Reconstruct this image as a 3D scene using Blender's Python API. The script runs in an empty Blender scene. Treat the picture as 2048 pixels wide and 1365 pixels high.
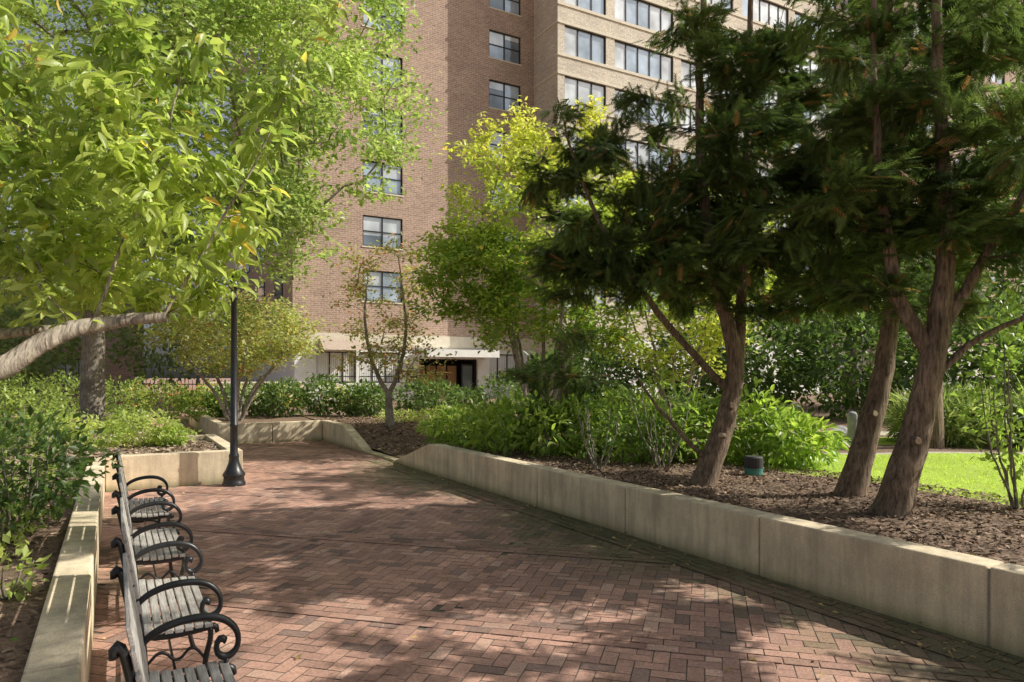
import bpy, math, numpy as np
from mathutils import Vector
A=math.radians(29.6); CA,SA=math.cos(A),math.sin(A)
def W(v,u,z=0.0): return (CA*v-SA*u, SA*v+CA*u, z)
rng=np.random.default_rng(7)
scene=bpy.context.scene
col=scene.collection
# ---------------- materials ----------------
def newmat(name):
    m=bpy.data.materials.new(name); m.use_nodes=True
    nt=m.node_tree; nt.nodes.clear()
    out=nt.nodes.new('ShaderNodeOutputMaterial'); b=nt.nodes.new('ShaderNodeBsdfPrincipled')
    nt.links.new(b.outputs[0],out.inputs[0])
    return m,nt,b,out
def N(nt,t,**k):
    n=nt.nodes.new(t)
    for a,b in k.items(): setattr(n,a,b)
    return n
def math_n(nt,op,a,b=None):
    n=N(nt,'ShaderNodeMath',operation=op)
    for i,x in enumerate((a,b)):
        if x is None: continue
        if isinstance(x,(int,float)): n.inputs[i].default_value=x
        else: nt.links.new(x,n.inputs[i])
    return n.outputs[0]
def mixc(nt,f,a,b,mode='MIX'):
    n=N(nt,'ShaderNodeMix',data_type='RGBA',blend_type=mode)
    if isinstance(f,(int,float)): n.inputs[0].default_value=f
    else: nt.links.new(f,n.inputs[0])
    for i,x in ((6,a),(7,b)):
        if isinstance(x,tuple): n.inputs[i].default_value=(*x,1) if len(x)==3 else x
        else: nt.links.new(x,n.inputs[i])
    return n.outputs[2]
def noise(nt,vec,scale,detail=5,rough=.6):
    n=N(nt,'ShaderNodeTexNoise'); n.inputs['Scale'].default_value=scale; n.inputs['Detail'].default_value=detail; n.inputs['Roughness'].default_value=rough
    if vec is not None: nt.links.new(vec,n.inputs['Vector'])
    return n.outputs['Fac']
def ramp(nt,f,stops):
    n=N(nt,'ShaderNodeValToRGB'); e=n.color_ramp.elements
    while len(e)<len(stops): e.new(.5)
    for i,(p,c) in enumerate(stops):
        e[i].position=p; e[i].color=(*c,1) if isinstance(c,tuple) else (c,c,c,1)
    nt.links.new(f,n.inputs[0]); return n.outputs[0]
def bump(nt,b,h,s=.3,d=.01):
    n=N(nt,'ShaderNodeBump'); n.inputs['Strength'].default_value=s; n.inputs['Distance'].default_value=d
    nt.links.new(h,n.inputs['Height']); nt.links.new(n.outputs[0],b.inputs['Normal'])
def simple(name,c,rough=.6,metal=0,var=.25,scale=12,bs=.2):
    m,nt,b,o=newmat(name); tc=N(nt,'ShaderNodeTexCoord').outputs['Object']
    f=noise(nt,tc,scale)
    cc=ramp(nt,f,[(.3,tuple(x*(1-var) for x in c)),(.7,tuple(min(1,x*(1+var)) for x in c))])
    nt.links.new(cc,b.inputs['Base Color']); b.inputs['Roughness'].default_value=rough; b.inputs['Metallic'].default_value=metal
    bump(nt,b,f,bs,.005); return m
def leafmat(name,transl=.4,rough=.45,gain=1.6,spec=.4):
    m,nt,b,o=newmat(name)
    at=N(nt,'ShaderNodeAttribute',attribute_name='Col').outputs['Color']
    nt.links.new(at,b.inputs['Base Color']); b.inputs['Roughness'].default_value=rough; b.inputs['Specular IOR Level'].default_value=spec
    t=N(nt,'ShaderNodeBsdfTranslucent')
    g=mixc(nt,1.0,at,(gain,gain*1.02,gain*.7),'MULTIPLY'); nt.links.new(g,t.inputs[0])
    mx=N(nt,'ShaderNodeMixShader'); mx.inputs[0].default_value=transl
    nt.links.new(b.outputs[0],mx.inputs[1]); nt.links.new(t.outputs[0],mx.inputs[2]); nt.links.new(mx.outputs[0],o.inputs[0])
    return m
def colmat(name,rough=.85,bs=.4,sc=60,var=.35):
    m,nt,b,o=newmat(name)
    at=N(nt,'ShaderNodeAttribute',attribute_name='Col').outputs['Color']
    tc=N(nt,'ShaderNodeTexCoord').outputs['Object']
    f=noise(nt,tc,sc,6); g=noise(nt,tc,1.3,4); h=noise(nt,tc,.55,3)
    c=mixc(nt,1,at,ramp(nt,f,[(.3,1-var),(.7,1+var)]),'MULTIPLY')
    c=mixc(nt,1,c,ramp(nt,g,[(.3,.74),(.7,1.15)]),'MULTIPLY'); c=mixc(nt,1,c,ramp(nt,h,[(.35,.85),(.65,1.08)]),'MULTIPLY')
    nt.links.new(c,b.inputs['Base Color']); b.inputs['Roughness'].default_value=rough
    bump(nt,b,f,bs,.004); return m
M_leaf=leafmat('broad_leaf',.48,.38,1.6,.5); M_conif=leafmat('conifer_scale_leaf',.33,.6,1.5,.25); M_chip=colmat('loose_litter')
M_pav=colmat('paver_brick',.85,.4,60,.28)
def barkmat(name,c1,c2,sc=8,bs=.8):
    m,nt,b,o=newmat(name); tc=N(nt,'ShaderNodeTexCoord').outputs['Object']
    mp=N(nt,'ShaderNodeMapping'); mp.inputs['Scale'].default_value=(1,1,.16); nt.links.new(tc,mp.inputs[0])
    f=noise(nt,mp.outputs[0],sc*4,8,.7); g=noise(nt,tc,sc*.4,3)
    c=ramp(nt,f,[(.36,c1),(.62,c2)]); c=mixc(nt,1,c,ramp(nt,g,[(.3,.65),(.7,1.2)]),'MULTIPLY')
    nt.links.new(c,b.inputs['Base Color']); b.inputs['Roughness'].default_value=.9
    bump(nt,b,f,bs,.04); return m
M_barkC=barkmat('conifer_bark',(.10,.068,.045),(.42,.31,.215),9,1.0)
M_barkG=barkmat('grey_bark',(.17,.15,.12),(.48,.42,.34),9,.8)
def cherrybark():
    m,nt,b,o=newmat('cherry_bark'); tc=N(nt,'ShaderNodeTexCoord').outputs['Object']
    mp=N(nt,'ShaderNodeMapping'); mp.inputs['Rotation'].default_value=(0,.3,.6); mp.inputs['Scale'].default_value=(34,4,4); nt.links.new(tc,mp.inputs[0])
    f=noise(nt,mp.outputs[0],2.5,5); g=noise(nt,tc,14,5)
    c=ramp(nt,f,[(.38,(.20,.16,.12)),(.5,(.40,.34,.26)),(.60,(.54,.47,.36)),(.66,(.16,.11,.08))]); c=mixc(nt,1,c,ramp(nt,g,[(.3,.5),(.7,1.2)]),'MULTIPLY')
    nt.links.new(c,b.inputs['Base Color']); b.inputs['Roughness'].default_value=.6; bump(nt,b,f,.7,.01); return m
M_barkCh=cherrybark()
def concrete(name,c):
    m,nt,b,o=newmat(name); tc=N(nt,'ShaderNodeTexCoord').outputs['Object']
    f=noise(nt,tc,140,3,.7); g=noise(nt,tc,2.2,6,.65)
    mp=N(nt,'ShaderNodeMapping'); mp.inputs['Scale'].default_value=(6,6,.7); nt.links.new(tc,mp.inputs[0]); s=noise(nt,mp.outputs[0],1.5,5)
    sp=N(nt,'ShaderNodeSeparateXYZ'); nt.links.new(tc,sp.inputs[0])
    cc=ramp(nt,f,[(.3,tuple(x*.72 for x in c)),(.5,c),(.72,tuple(min(1,x*1.2) for x in c))])
    cc=mixc(nt,1,cc,ramp(nt,g,[(.3,.70),(.7,1.12)]),'MULTIPLY'); cc=mixc(nt,1,cc,ramp(nt,s,[(.35,.76),(.6,1.04)]),'MULTIPLY')
    zz=math_n(nt,'ADD',sp.outputs[2],math_n(nt,'MULTIPLY',g,-.12))
    low=ramp(nt,math_n(nt,'ADD',zz,.06),[(.0,(.42,.45,.34)),(.1,(.9,.9,.86)),(.16,(1,1,1))])
    cc=mixc(nt,1,cc,low,'MULTIPLY')
    nt.links.new(cc,b.inputs['Base Color']); b.inputs['Roughness'].default_value=.9; bump(nt,b,f,.35,.004); return m
M_conc=concrete('aggregate_concrete',(.84,.71,.50))
M_grout=simple('joint_grout',(.34,.31,.26))
M_white=simple('painted_concrete',(.84,.83,.80),.7,0,.08,3,.05)
M_beige=simple('beige_concrete',(.74,.67,.54),.8,0,.1,4,.05)
M_iron=simple('black_cast_iron',(.02,.021,.023),.36,0,.3,20,.1)
M_frame=simple('dark_window_frame',(.02,.02,.022),.4)
M_rock=simple('grey_rock',(.42,.42,.42),.8)
M_awn=simple('brown_awning',(.42,.34,.27),.8)
M_door=simple('wood_door',(.36,.20,.09),.5)
M_cut=simple('cut_wood',(.50,.38,.25),.8,0,.3,40)
M_dark=simple('dark_interior',(.04,.04,.042),.7)
M_green=simple('green_plastic',(.06,.24,.19),.6)
M_globe=simple('frosted_globe',(.42,.42,.38),.35,0,.05,3,.02)
def woodslat():
    m,nt,b,o=newmat('weathered_teak'); tc=N(nt,'ShaderNodeTexCoord').outputs['Object']
    mp=N(nt,'ShaderNodeMapping'); mp.inputs['Scale'].default_value=(40,2,40); nt.links.new(tc,mp.inputs[0])
    f=noise(nt,mp.outputs[0],3,7,.7); g=noise(nt,tc,5,3)
    c=ramp(nt,f,[(.3,(.22,.205,.18)),(.55,(.47,.45,.42)),(.75,(.64,.62,.58))]); c=mixc(nt,1,c,ramp(nt,g,[(.3,.7),(.7,1.15)]),'MULTIPLY')
    nt.links.new(c,b.inputs['Base Color']); b.inputs['Roughness'].default_value=.8; bump(nt,b,f,.5,.004); return m
M_wood=woodslat()
def brickwall(name,c1,c2,mo,var=1.0):
    m,nt,b,o=newmat(name); tc=N(nt,'ShaderNodeTexCoord').outputs['Object']
    sp=N(nt,'ShaderNodeSeparateXYZ'); nt.links.new(tc,sp.inputs[0])
    cb=N(nt,'ShaderNodeCombineXYZ'); nt.links.new(math_n(nt,'ADD',sp.outputs[0],sp.outputs[1]),cb.inputs[0]); nt.links.new(sp.outputs[2],cb.inputs[1])
    br=N(nt,'ShaderNodeTexBrick'); nt.links.new(cb.outputs[0],br.inputs['Vector'])
    br.inputs['Color1'].default_value=(*c1,1); br.inputs['Color2'].default_value=(*c2,1); br.inputs['Mortar'].default_value=(*mo,1)
    br.inputs['Scale'].default_value=1; br.inputs['Brick Width'].default_value=.30; br.inputs['Row Height'].default_value=.10; br.inputs['Mortar Size'].default_value=.012
    br.inputs['Bias'].default_value=-.1
    g=noise(nt,cb.outputs[0],.5,5); h=noise(nt,cb.outputs[0],9,2)
    c=mixc(nt,1,br.outputs['Color'],ramp(nt,g,[(.3,.84),(.7,1.1)]),'MULTIPLY'); c=mixc(nt,1,c,ramp(nt,h,[(.3,.78),(.7,1.2)]),'MULTIPLY')
    nt.links.new(c,b.inputs['Base Color']); b.inputs['Roughness'].default_value=.85
    bump(nt,b,br.outputs['Fac'],-.3,.01); return m
M_brick=brickwall('brown_brick',(.50,.325,.24),(.36,.225,.165),(.60,.51,.43))
M_tan=brickwall('tan_brick',(.78,.69,.55),(.62,.54,.42),(.58,.53,.46))
def glassm(name,c):
    m,nt,b,o=newmat(name); tc=N(nt,'ShaderNodeTexCoord').outputs['Object']
    f=noise(nt,tc,.8,2); cc=ramp(nt,f,[(.3,tuple(x*.6 for x in c)),(.7,tuple(x*1.2 for x in c))]); nt.links.new(cc,b.inputs['Base Color'])
    b.inputs['Roughness'].default_value=.06; b.inputs['Specular IOR Level'].default_value=1.0; b.inputs['Metallic'].default_value=.25; return m
M_gl1=glassm('window_glass_blind',(.74,.78,.80)); M_gl2=glassm('window_glass_dark',(.22,.27,.32)); M_gl3=glassm('window_glass_sky',(.50,.60,.70))
def groundmat():
    m,nt,b,o=newmat('mulch_lawn_ground')
    tc=N(nt,'ShaderNodeTexCoord').outputs['Object']; geo=N(nt,'ShaderNodeNewGeometry').outputs['Position']
    so=N(nt,'ShaderNodeSeparateXYZ'); nt.links.new(tc,so.inputs[0]); sg=N(nt,'ShaderNodeSeparateXYZ'); nt.links.new(geo,sg.inputs[0])
    n1=noise(nt,tc,1.2,4); f=noise(nt,tc,45,8,.75); f2=noise(nt,tc,1.8,5)
    mul=ramp(nt,f,[(.3,(.06,.035,.022)),(.5,(.20,.13,.088)),(.72,(.38,.27,.19))]); mul=mixc(nt,1,mul,ramp(nt,f2,[(.3,.75),(.7,1.25)]),'MULTIPLY')
    gf=noise(nt,tc,90,6,.8); gr=ramp(nt,gf,[(.25,(.22,.34,.03)),(.5,(.38,.52,.06)),(.75,(.54,.68,.12))])
    gr=mixc(nt,1,gr,ramp(nt,n1,[(.3,.8),(.7,1.15)]),'MULTIPLY')
    vv=math_n(nt,'ADD',so.outputs[0],math_n(nt,'MULTIPLY',n1,.5))
    lawn=math_n(nt,'MULTIPLY',math_n(nt,'GREATER_THAN',vv,7.8),math_n(nt,'LESS_THAN',sg.outputs[1],11.1))
    p1=math_n(nt,'MULTIPLY',math_n(nt,'GREATER_THAN',sg.outputs[1],11.1),math_n(nt,'LESS_THAN',sg.outputs[1],11.3))
    p1=math_n(nt,'MULTIPLY',p1,math_n(nt,'GREATER_THAN',sg.outputs[0],4.3))
    p2=math_n(nt,'MULTIPLY',math_n(nt,'GREATER_THAN',sg.outputs[1],14.6),math_n(nt,'LESS_THAN',sg.outputs[1],15.5))
    p2=math_n(nt,'MULTIPLY',p2,math_n(nt,'GREATER_THAN',sg.outputs[0],5.0))
    lawn2=math_n(nt,'MULTIPLY',math_n(nt,'GREATER_THAN',sg.outputs[1],12.6),math_n(nt,'LESS_THAN',sg.outputs[1],14.0)); lawn2=math_n(nt,'MULTIPLY',lawn2,math_n(nt,'GREATER_THAN',sg.outputs[0],5.0))
    c=mixc(nt,math_n(nt,'MAXIMUM',lawn,lawn2),mul,gr); c=mixc(nt,math_n(nt,'MAXIMUM',p1,p2),c,(.5,.46,.38))
    nt.links.new(c,b.inputs['Base Color']); b.inputs['Roughness'].default_value=.95; bump(nt,b,f,.6,.02); return m
M_ground=groundmat()
def basemat():
    m,nt,b,o=newmat('brick_paving_base'); tc=N(nt,'ShaderNodeTexCoord').outputs['Object']
    br=N(nt,'ShaderNodeTexBrick'); nt.links.new(tc,br.inputs['Vector']); br.inputs['Scale'].default_value=1; br.inputs['Brick Width'].default_value=.2; br.inputs['Row Height'].default_value=.1; br.inputs['Mortar Size'].default_value=.005
    br.inputs['Color1'].default_value=(.46,.27,.20,1); br.inputs['Color2'].default_value=(.38,.22,.175,1); br.inputs['Mortar'].default_value=(.2,.17,.13,1)
    g=noise(nt,tc,1.5,5); c=mixc(nt,1,br.outputs['Color'],ramp(nt,g,[(.3,.7),(.7,1.1)]),'MULTIPLY'); nt.links.new(c,b.inputs['Base Color']); b.inputs['Roughness'].default_value=.9; return m
M_base=basemat()
M_sand=simple('paver_joint_sand',(.14,.12,.09),.95)

# ---------------- mesh helpers ----------------
def link(o,parent=None,uv=False):
    col.objects.link(o)
    if parent: o.parent=parent
    if uv: o.rotation_euler[2]=A
    return o
def empty(name,uv=False,loc=(0,0,0)):
    e=bpy.data.objects.new(name,None); col.objects.link(e); e.location=loc
    if uv: e.rotation_euler[2]=A
    return e
def npmesh(name,V,F,mat,parent=None,cols=None,smooth=False,uv=False):
    me=bpy.data.meshes.new(name); F=np.asarray(F,dtype=np.int32); V=np.asarray(V,dtype=np.float32)
    me.vertices.add(len(V)); me.vertices.foreach_set('co',V.ravel())
    k=F.shape[1]; me.loops.add(F.size); me.loops.foreach_set('vertex_index',F.ravel())
    me.polygons.add(len(F)); me.polygons.foreach_set('loop_start',np.arange(0,F.size,k,dtype=np.int32))
    if smooth: me.polygons.foreach_set('use_smooth',np.ones(len(F),dtype=bool))
    me.update(calc_edges=True)
    if cols is not None:
        a=me.color_attributes.new('Col','FLOAT_COLOR','POINT'); c=np.ones((len(V),4),dtype=np.float32); c[:,:3]=cols; a.data.foreach_set('color',c.ravel())
    me.materials.append(mat)
    return link(bpy.data.objects.new(name,me),parent,uv)
class MB:
    def __init__(s): s.v=[];s.f=[];s.m=[];s.mats=[]
    def mi(s,m):
        if m not in s.mats: s.mats.append(m)
        return s.mats.index(m)
    def quad(s,pts,m):
        n=len(s.v); s.v+=list(pts); s.f.append(tuple(range(n,n+len(pts)))); s.m.append(s.mi(m))
    def box(s,x0,x1,y0,y1,z0,z1,m):
        n=len(s.v); s.v+=[(x0,y0,z0),(x1,y0,z0),(x1,y1,z0),(x0,y1,z0),(x0,y0,z1),(x1,y0,z1),(x1,y1,z1),(x0,y1,z1)]
        for f in ((0,3,2,1),(4,5,6,7),(0,1,5,4),(1,2,6,5),(2,3,7,6),(3,0,4,7)): s.f.append(tuple(n+i for i in f)); s.m.append(s.mi(m))
    def hexa(s,p,m):
        n=len(s.v); s.v+=list(p)
        for f in ((0,3,2,1),(4,5,6,7),(0,1,5,4),(1,2,6,5),(2,3,7,6),(3,0,4,7)): s.f.append(tuple(n+i for i in f)); s.m.append(s.mi(m))
    def tube(s,P,R,m,k=8,cap=None):
        V,F=tube(P,R,k); n=len(s.v); s.v+=[tuple(x) for x in V]
        for f in F: s.f.append(tuple(int(n+i) for i in f)); s.m.append(s.mi(m))
        s.f.append(tuple(n+i for i in range(k))[::-1]); s.m.append(s.mi(m)); s.f.append(tuple(n+len(V)-k+i for i in range(k))); s.m.append(s.mi(cap or m))
    def lathe(s,c,prof,m,k=20):
        n=len(s.v)
        for r,z in prof:
            for i in range(k): a=2*math.pi*i/k; s.v.append((c[0]+r*math.cos(a),c[1]+r*math.sin(a),c[2]+z))
        for j in range(len(prof)-1):
            for i in range(k):
                s.f.append((n+j*k+i,n+j*k+(i+1)%k,n+(j+1)*k+(i+1)%k,n+(j+1)*k+i)); s.m.append(s.mi(m))
        s.f.append(tuple(n+(len(prof)-1)*k+i for i in range(k))); s.m.append(s.mi(m))
    def build(s,name,parent=None,uv=False,bevel=0,smooth=False):
        me=bpy.data.meshes.new(name); me.from_pydata(s.v,[],s.f)
        for m in s.mats: me.materials.append(m)
        me.polygons.foreach_set('material_index',s.m)
        if smooth: me.polygons.foreach_set('use_smooth',[True]*len(s.f))
        me.update(); o=link(bpy.data.objects.new(name,me),parent,uv)
        if bevel:
            b=o.modifiers.new('bevel','BEVEL'); b.width=bevel; b.segments=2; b.limit_method='ANGLE'
        return o
def tube(P,R,k=6):
    P=np.asarray(P,float); R=np.asarray(R,float); n=len(P)
    T=np.gradient(P,axis=0); T/=np.linalg.norm(T,axis=1)[:,None]+1e-9
    ref=np.array([1.,0,0]) if abs(T[0,0])<.8 else np.array([0,1.,0])
    V=[]
    x=ref-T[0]*ref.dot(T[0]); x/=np.linalg.norm(x)
    an=np.linspace(0,2*np.pi,k,endpoint=False)
    for i in range(n):
        x=x-T[i]*x.dot(T[i]); x/=np.linalg.norm(x)+1e-9; y=np.cross(T[i],x)
        V.append(P[i]+R[i]*(np.cos(an)[:,None]*x+np.sin(an)[:,None]*y))
    V=np.concatenate(V); F=[]
    i=np.arange(k); j=(i+1)%k
    for a in range(n-1): F.append(np.stack([a*k+i,a*k+j,(a+1)*k+j,(a+1)*k+i],1))
    return V,np.concatenate(F)
def merge(parts):
    Vs=[];Fs=[];o=0
    for V,F in parts: Vs.append(V);Fs.append(F+o);o+=len(V)
    return np.concatenate(Vs),np.concatenate(Fs)
def nrm(a): return a/(np.linalg.norm(a,axis=-1,keepdims=True)+1e-9)
LEAF=(np.array([[0,0,0],[.45,.25,.06],[1,0,-.06],[.45,-.25,.06]]),np.array([[0,2,1],[0,3,2]]))
t=[(0,0,0),(.3,0,-.02),(.65,0,-.08),(1,0,-.25),(.12,.09,.03),(.38,.185,.06),(.72,.12,-.01),(.12,-.09,.03),(.38,-.185,.06),(.72,-.12,-.01)]
BF=[]
for f in [[0,1,5,4],[1,2,6,5],[2,3,3,6],[0,7,8,1],[1,8,9,2],[2,9,3,3]]:
    u=[]; [u.append(x) for x in f if x not in u]
    BF.append(u[:3])
    if len(u)==4: BF.append([u[0],u[2],u[3]])
BIG=(np.array(t),np.array(BF))
sv=[];sf=[]
def stri(a,b,w):
    a=np.array(a,float);b=np.array(b,float);d=b-a;p=np.array([-d[1],d[0],0]);p=p/np.linalg.norm(p)*w
    n=len(sv); sv.extend([a-p,a+p,b]); sf.append([n,n+2,n+1])
stri((0,0,0),(1,0,-.2),.035)
for i,xx in enumerate((.08,.24,.4,.56,.72,.86)):
    L=.46*(1-xx*.55)
    for sgn in (1,-1): stri((xx+(.06 if sgn<0 else 0),0,-.15*xx),(xx+L*.85,sgn*L*.55,-.15*xx-.1),.042)
SPRAY=(np.array(sv),np.array(sf))
BLADE=(np.array([[0,-.06,0],[0,.06,0],[1,0,0]]),np.array([[0,1,2]]))
CHIP=(np.array([[0,-.2,0],[1,-.25,.05],[1,.2,0],[0,.25,.03]]),np.array([[0,1,2],[0,2,3]]))
def scatter(name,T,pos,D,Nn,size,cols,mat,parent=None,uv=False):
    tv,tf=T; n=len(pos); X=nrm(D); Z=nrm(Nn-(Nn*X).sum(1)[:,None]*X); Y=np.cross(Z,X); s=np.asarray(size).reshape(-1,1,1)
    V=pos[:,None,:]+s*(tv[None,:,0:1]*X[:,None]+tv[None,:,1:2]*Y[:,None]+tv[None,:,2:3]*Z[:,None])
    F=(tf[None]+np.arange(n)[:,None,None]*len(tv)).reshape(-1,3)
    C=np.repeat(cols[:,None,:],len(tv),1).reshape(-1,3)
    return npmesh(name,V.reshape(-1,3),F,mat,parent,C,False,uv)
def clump(pos,f=1.0):
    return .5+.5*np.sin(pos[:,0]*1.9*f+1.3*np.sin(pos[:,2]*1.4*f))*np.cos(pos[:,1]*1.7*f+np.sin(pos[:,2]*2.1*f))
def leafcols(pos,c1,c2,f=1.0,var=.25,odd=None,po=0.0):
    n=len(pos); k=np.clip(.6*clump(pos,f)+.4*rng.random(n)+rng.normal(0,.12,n),0,1)[:,None]
    c=np.array(c1)*(1-k)+np.array(c2)*k; c=c*(1+var*rng.normal(0,.6,(n,1)))
    if odd is not None:
        m=rng.random(n)<po; c[m]=np.array(odd)*(.7+.6*rng.random((m.sum(),1)))
    return np.clip(c,.004,.9)
# ---------------- tree grower ----------------
def resample(P,R,step=.2,j=.0):
    P=np.array(P,float);R=np.array(R,float)
    for _ in range(2):
        q=np.empty((2*len(P),3)); q[0]=P[0];q[-1]=P[-1]; q[1:-1:2]=.75*P[:-1]+.25*P[1:]; q[2:-1:2]=(.25*P[:-1]+.75*P[1:])[:len(q[2:-1:2])]
        r=np.empty(len(q)); r[0]=R[0];r[-1]=R[-1]; r[1:-1:2]=.75*R[:-1]+.25*R[1:]; r[2:-1:2]=(.25*R[:-1]+.75*R[1:])[:len(r[2:-1:2])]
        P,R=q,r
    d=np.r_[0,np.cumsum(np.linalg.norm(np.diff(P,axis=0),axis=1))]; n=max(3,int(d[-1]/step)); s=np.linspace(0,d[-1],n)
    P2=np.stack([np.interp(s,d,P[:,i]) for i in range(3)],1); R2=np.interp(s,d,R)
    if j: P2[1:-1]+=rng.normal(0,j,(n-2,3))
    return P2,R2
def grow(trunks,attr,tipr=.006,ex=.5,arch=.12,pen=.7,slope=.4,minz=None,step=.35,k=6,jit=.03,bumpy=.0):
    pos=[];par=[];rad=[];parts=[]
    for P,R in trunks:
        P2,R2=resample(P,R,.15,.006)
        tv,tf=tube(P2,R2*(1+rng.normal(0,.02,len(R2))),16)
        if R[0]>.1:
            c=np.repeat(P2,16,0); a=np.tile(np.arange(16),len(P2)); fl=1+.05*np.sin(a*2*np.pi/16*3+np.repeat(P2[:,2],16)*.9)+.025*np.sin(a*2*np.pi/16*7+1+np.repeat(P2[:,2],16)*.5)
            tv=c+(tv-c)*fl[:,None]
        parts.append((tv,tf))
        for i,(p,r) in enumerate(zip(P2,R2)):
            pos.append(p);par.append(len(pos)-2 if i else -1);rad.append(r)
    nt=len(pos); cap=nt+len(attr)*14+10
    PA=np.zeros((cap,3)); PA[:nt]=pos; n=nt; w=[0]*nt; ok=np.zeros(cap,bool); ok[:nt]=True
    if minz is not None: ok[:nt]=PA[:nt,2]>minz
    attr=np.asarray(attr); d0=np.array([np.min(np.linalg.norm(PA[:nt]-a,axis=1)) for a in attr]); order=np.argsort(d0); chains=[]
    for ai in order:
        a=attr[ai]; df=a-PA[:n]; dist=np.linalg.norm(df,axis=1); hd=np.hypot(df[:,0],df[:,1])
        cost=dist+pen*np.maximum(0,slope*hd-df[:,2])+(~ok[:n])*1e3
        b=int(np.argmin(cost)); s=PA[b]; L=dist[b]
        if L<.05: continue
        m=max(2,min(13,int(L/step)+1)); tt=np.linspace(0,1,m+1)[1:,None]
        c=(s+a)/2+np.array([0,0,arch*L])+rng.normal(0,.06*L,3)
        pts=(1-tt)**2*s+2*tt*(1-tt)*c+tt**2*a; pts[:-1]+=rng.normal(0,jit*min(1,L),(m-1,3))
        ids=[]
        prev=b
        for p in pts: PA[n]=p;ok[n]=True;par.append(prev);w.append(0);ids.append(n);prev=n;n+=1
        chains.append((b,ids))
        q=prev
        while q>=0: w[q]+=1; q=par[q]
    w=np.array(w); R=tipr*np.maximum(w,1)**ex
    for b,ids in chains:
        P=np.vstack([PA[b],PA[ids]]); r=R[ids]; r0=min(r[0]*1.15,R[b] if b>=nt else 9); rr=np.r_[r0,r]; rr[-1]*=.5
        parts.append(tube(P,rr,k if rr[0]>.02 else 4))
    V,F=merge(parts)
    return V,F,[(np.vstack([PA[b],PA[i]])) for b,i in chains]
def ell(n,c,r,shell=.0,flat=None):
    d=nrm(rng.normal(0,1,(n*2,3))); q=(shell**3+(1-shell**3)*rng.random(2*n))**(1/3)
    p=np.array(c)+d*q[:,None]*np.array(r); return p[:n]
def boxp(n,x0,x1,y0,y1,z0,z1): return np.stack([x0+(x1-x0)*rng.random(n),y0+(y1-y0)*rng.random(n),z0+(z1-z0)*rng.random(n)],1)
def pads(P,k,s,sz):
    "turn centres into flat clumps of k twig tips, leaving open air between clumps"
    return (P[:,None,:]+rng.normal(0,1,(len(P),k,3))*np.array([s,s,sz])).reshape(-1,3)
def along(chains,per,frac=.5,spread=.1):
    P=[];T=[]
    for c in chains:
        n=len(c); L=np.linalg.norm(np.diff(c,axis=0),axis=1); cu=np.r_[0,np.cumsum(L)]; lo=max(0,cu[-1]-max(.35,cu[-1]*frac)) if cu[-1]>.5 else 0
        m=rng.poisson(per); s=lo+(cu[-1]-lo)*rng.random(m)**.7
        p=np.stack([np.interp(s,cu,c[:,i]) for i in range(3)],1); t=nrm(c[-1]-c[max(0,n-3)])
        P.append(p+rng.normal(0,spread,(m,3))*np.array([1,1,.6]));T.append(np.repeat(t[None],m,0))
    return np.concatenate(P),np.concatenate(T)
def broadleaf(name,trunks,attr,per,size,c1,c2,bark=M_barkG,T=LEAF,spread=.15,frac=.6,droop=.2,odd=None,po=0,mat=M_leaf,f=1.0,upn=1.0,topc=None,**kw):
    e=empty(name); V,F,ch=grow(trunks,attr,**kw); npmesh('trunk_and_branches',V,F,bark,e,None,True)
    P,TT=along(ch,per,frac,spread); n=len(P)
    D=nrm(TT*.5+rng.normal(0,.75,(n,3))*np.array([1,1,.5])-np.array([0,0,droop])); Nn=nrm(rng.normal(0,.55,(n,3))+np.array([0,0,upn]))
    s=size*(.6+.7*rng.random(n)); C=leafcols(P,c1,c2,f,.25,odd,po)
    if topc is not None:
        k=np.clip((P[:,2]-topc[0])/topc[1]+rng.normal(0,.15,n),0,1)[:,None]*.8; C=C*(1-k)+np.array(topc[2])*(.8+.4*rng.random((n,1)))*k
    scatter('foliage',T,P,D,Nn,s,C,mat,e); return e
def shrub(name,c,r,n,size,c1,c2,stems=8,T=LEAF,mat=M_leaf,odd=None,po=0,upn=.8,parent=None,base=None,bark=M_barkG,inner=.25):
    e=parent or empty(name); c=np.array(c,float); r=np.array(r,float); base=c[2]-r[2] if base is None else base
    parts=[]
    for i in range(stems):
        a=rng.random()*6.28; q=rng.random()**.5*.85; tip=c+np.array([math.cos(a)*q*r[0],math.sin(a)*q*r[1],r[2]*.6*rng.random()])
        b=np.array([c[0]+math.cos(a)*.12*r[0],c[1]+math.sin(a)*.12*r[1],base]); m=(b+tip)/2+np.array([math.cos(a),math.sin(a),.6])*.12*r[2]
        PP,_=resample([b,m,tip],[1,1,1],.1,.008); parts.append(tube(PP,np.linspace(.013,.004,len(PP)),5))
    if parts: V,F=merge(parts); npmesh('stems',V,F,bark,e,None,True)
    d=nrm(rng.normal(0,1,(n,3))); lump=1+.22*np.sin(d[:,0]*5+c[0]*3)*np.cos(d[:,1]*4.3+c[1])+.12*np.sin(d[:,2]*9+c[0]*7+d[:,0]*6)
    q=(inner+(1-inner)*rng.random(n))**.5*lump; P=c+d*q[:,None]*r; P[:,2]=np.maximum(P[:,2],base+.01+.05*rng.random(n))
    D=nrm(d*.8+rng.normal(0,.6,(n,3))); Nn=nrm(rng.normal(0,.5,(n,3))+np.array([0,0,upn])+d*.4)
    scatter('foliage',T,P,D,Nn,size*(.6+.7*rng.random(n)),leafcols(P,c1,c2,2.2,.25,odd,po),mat,e); return e

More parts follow.
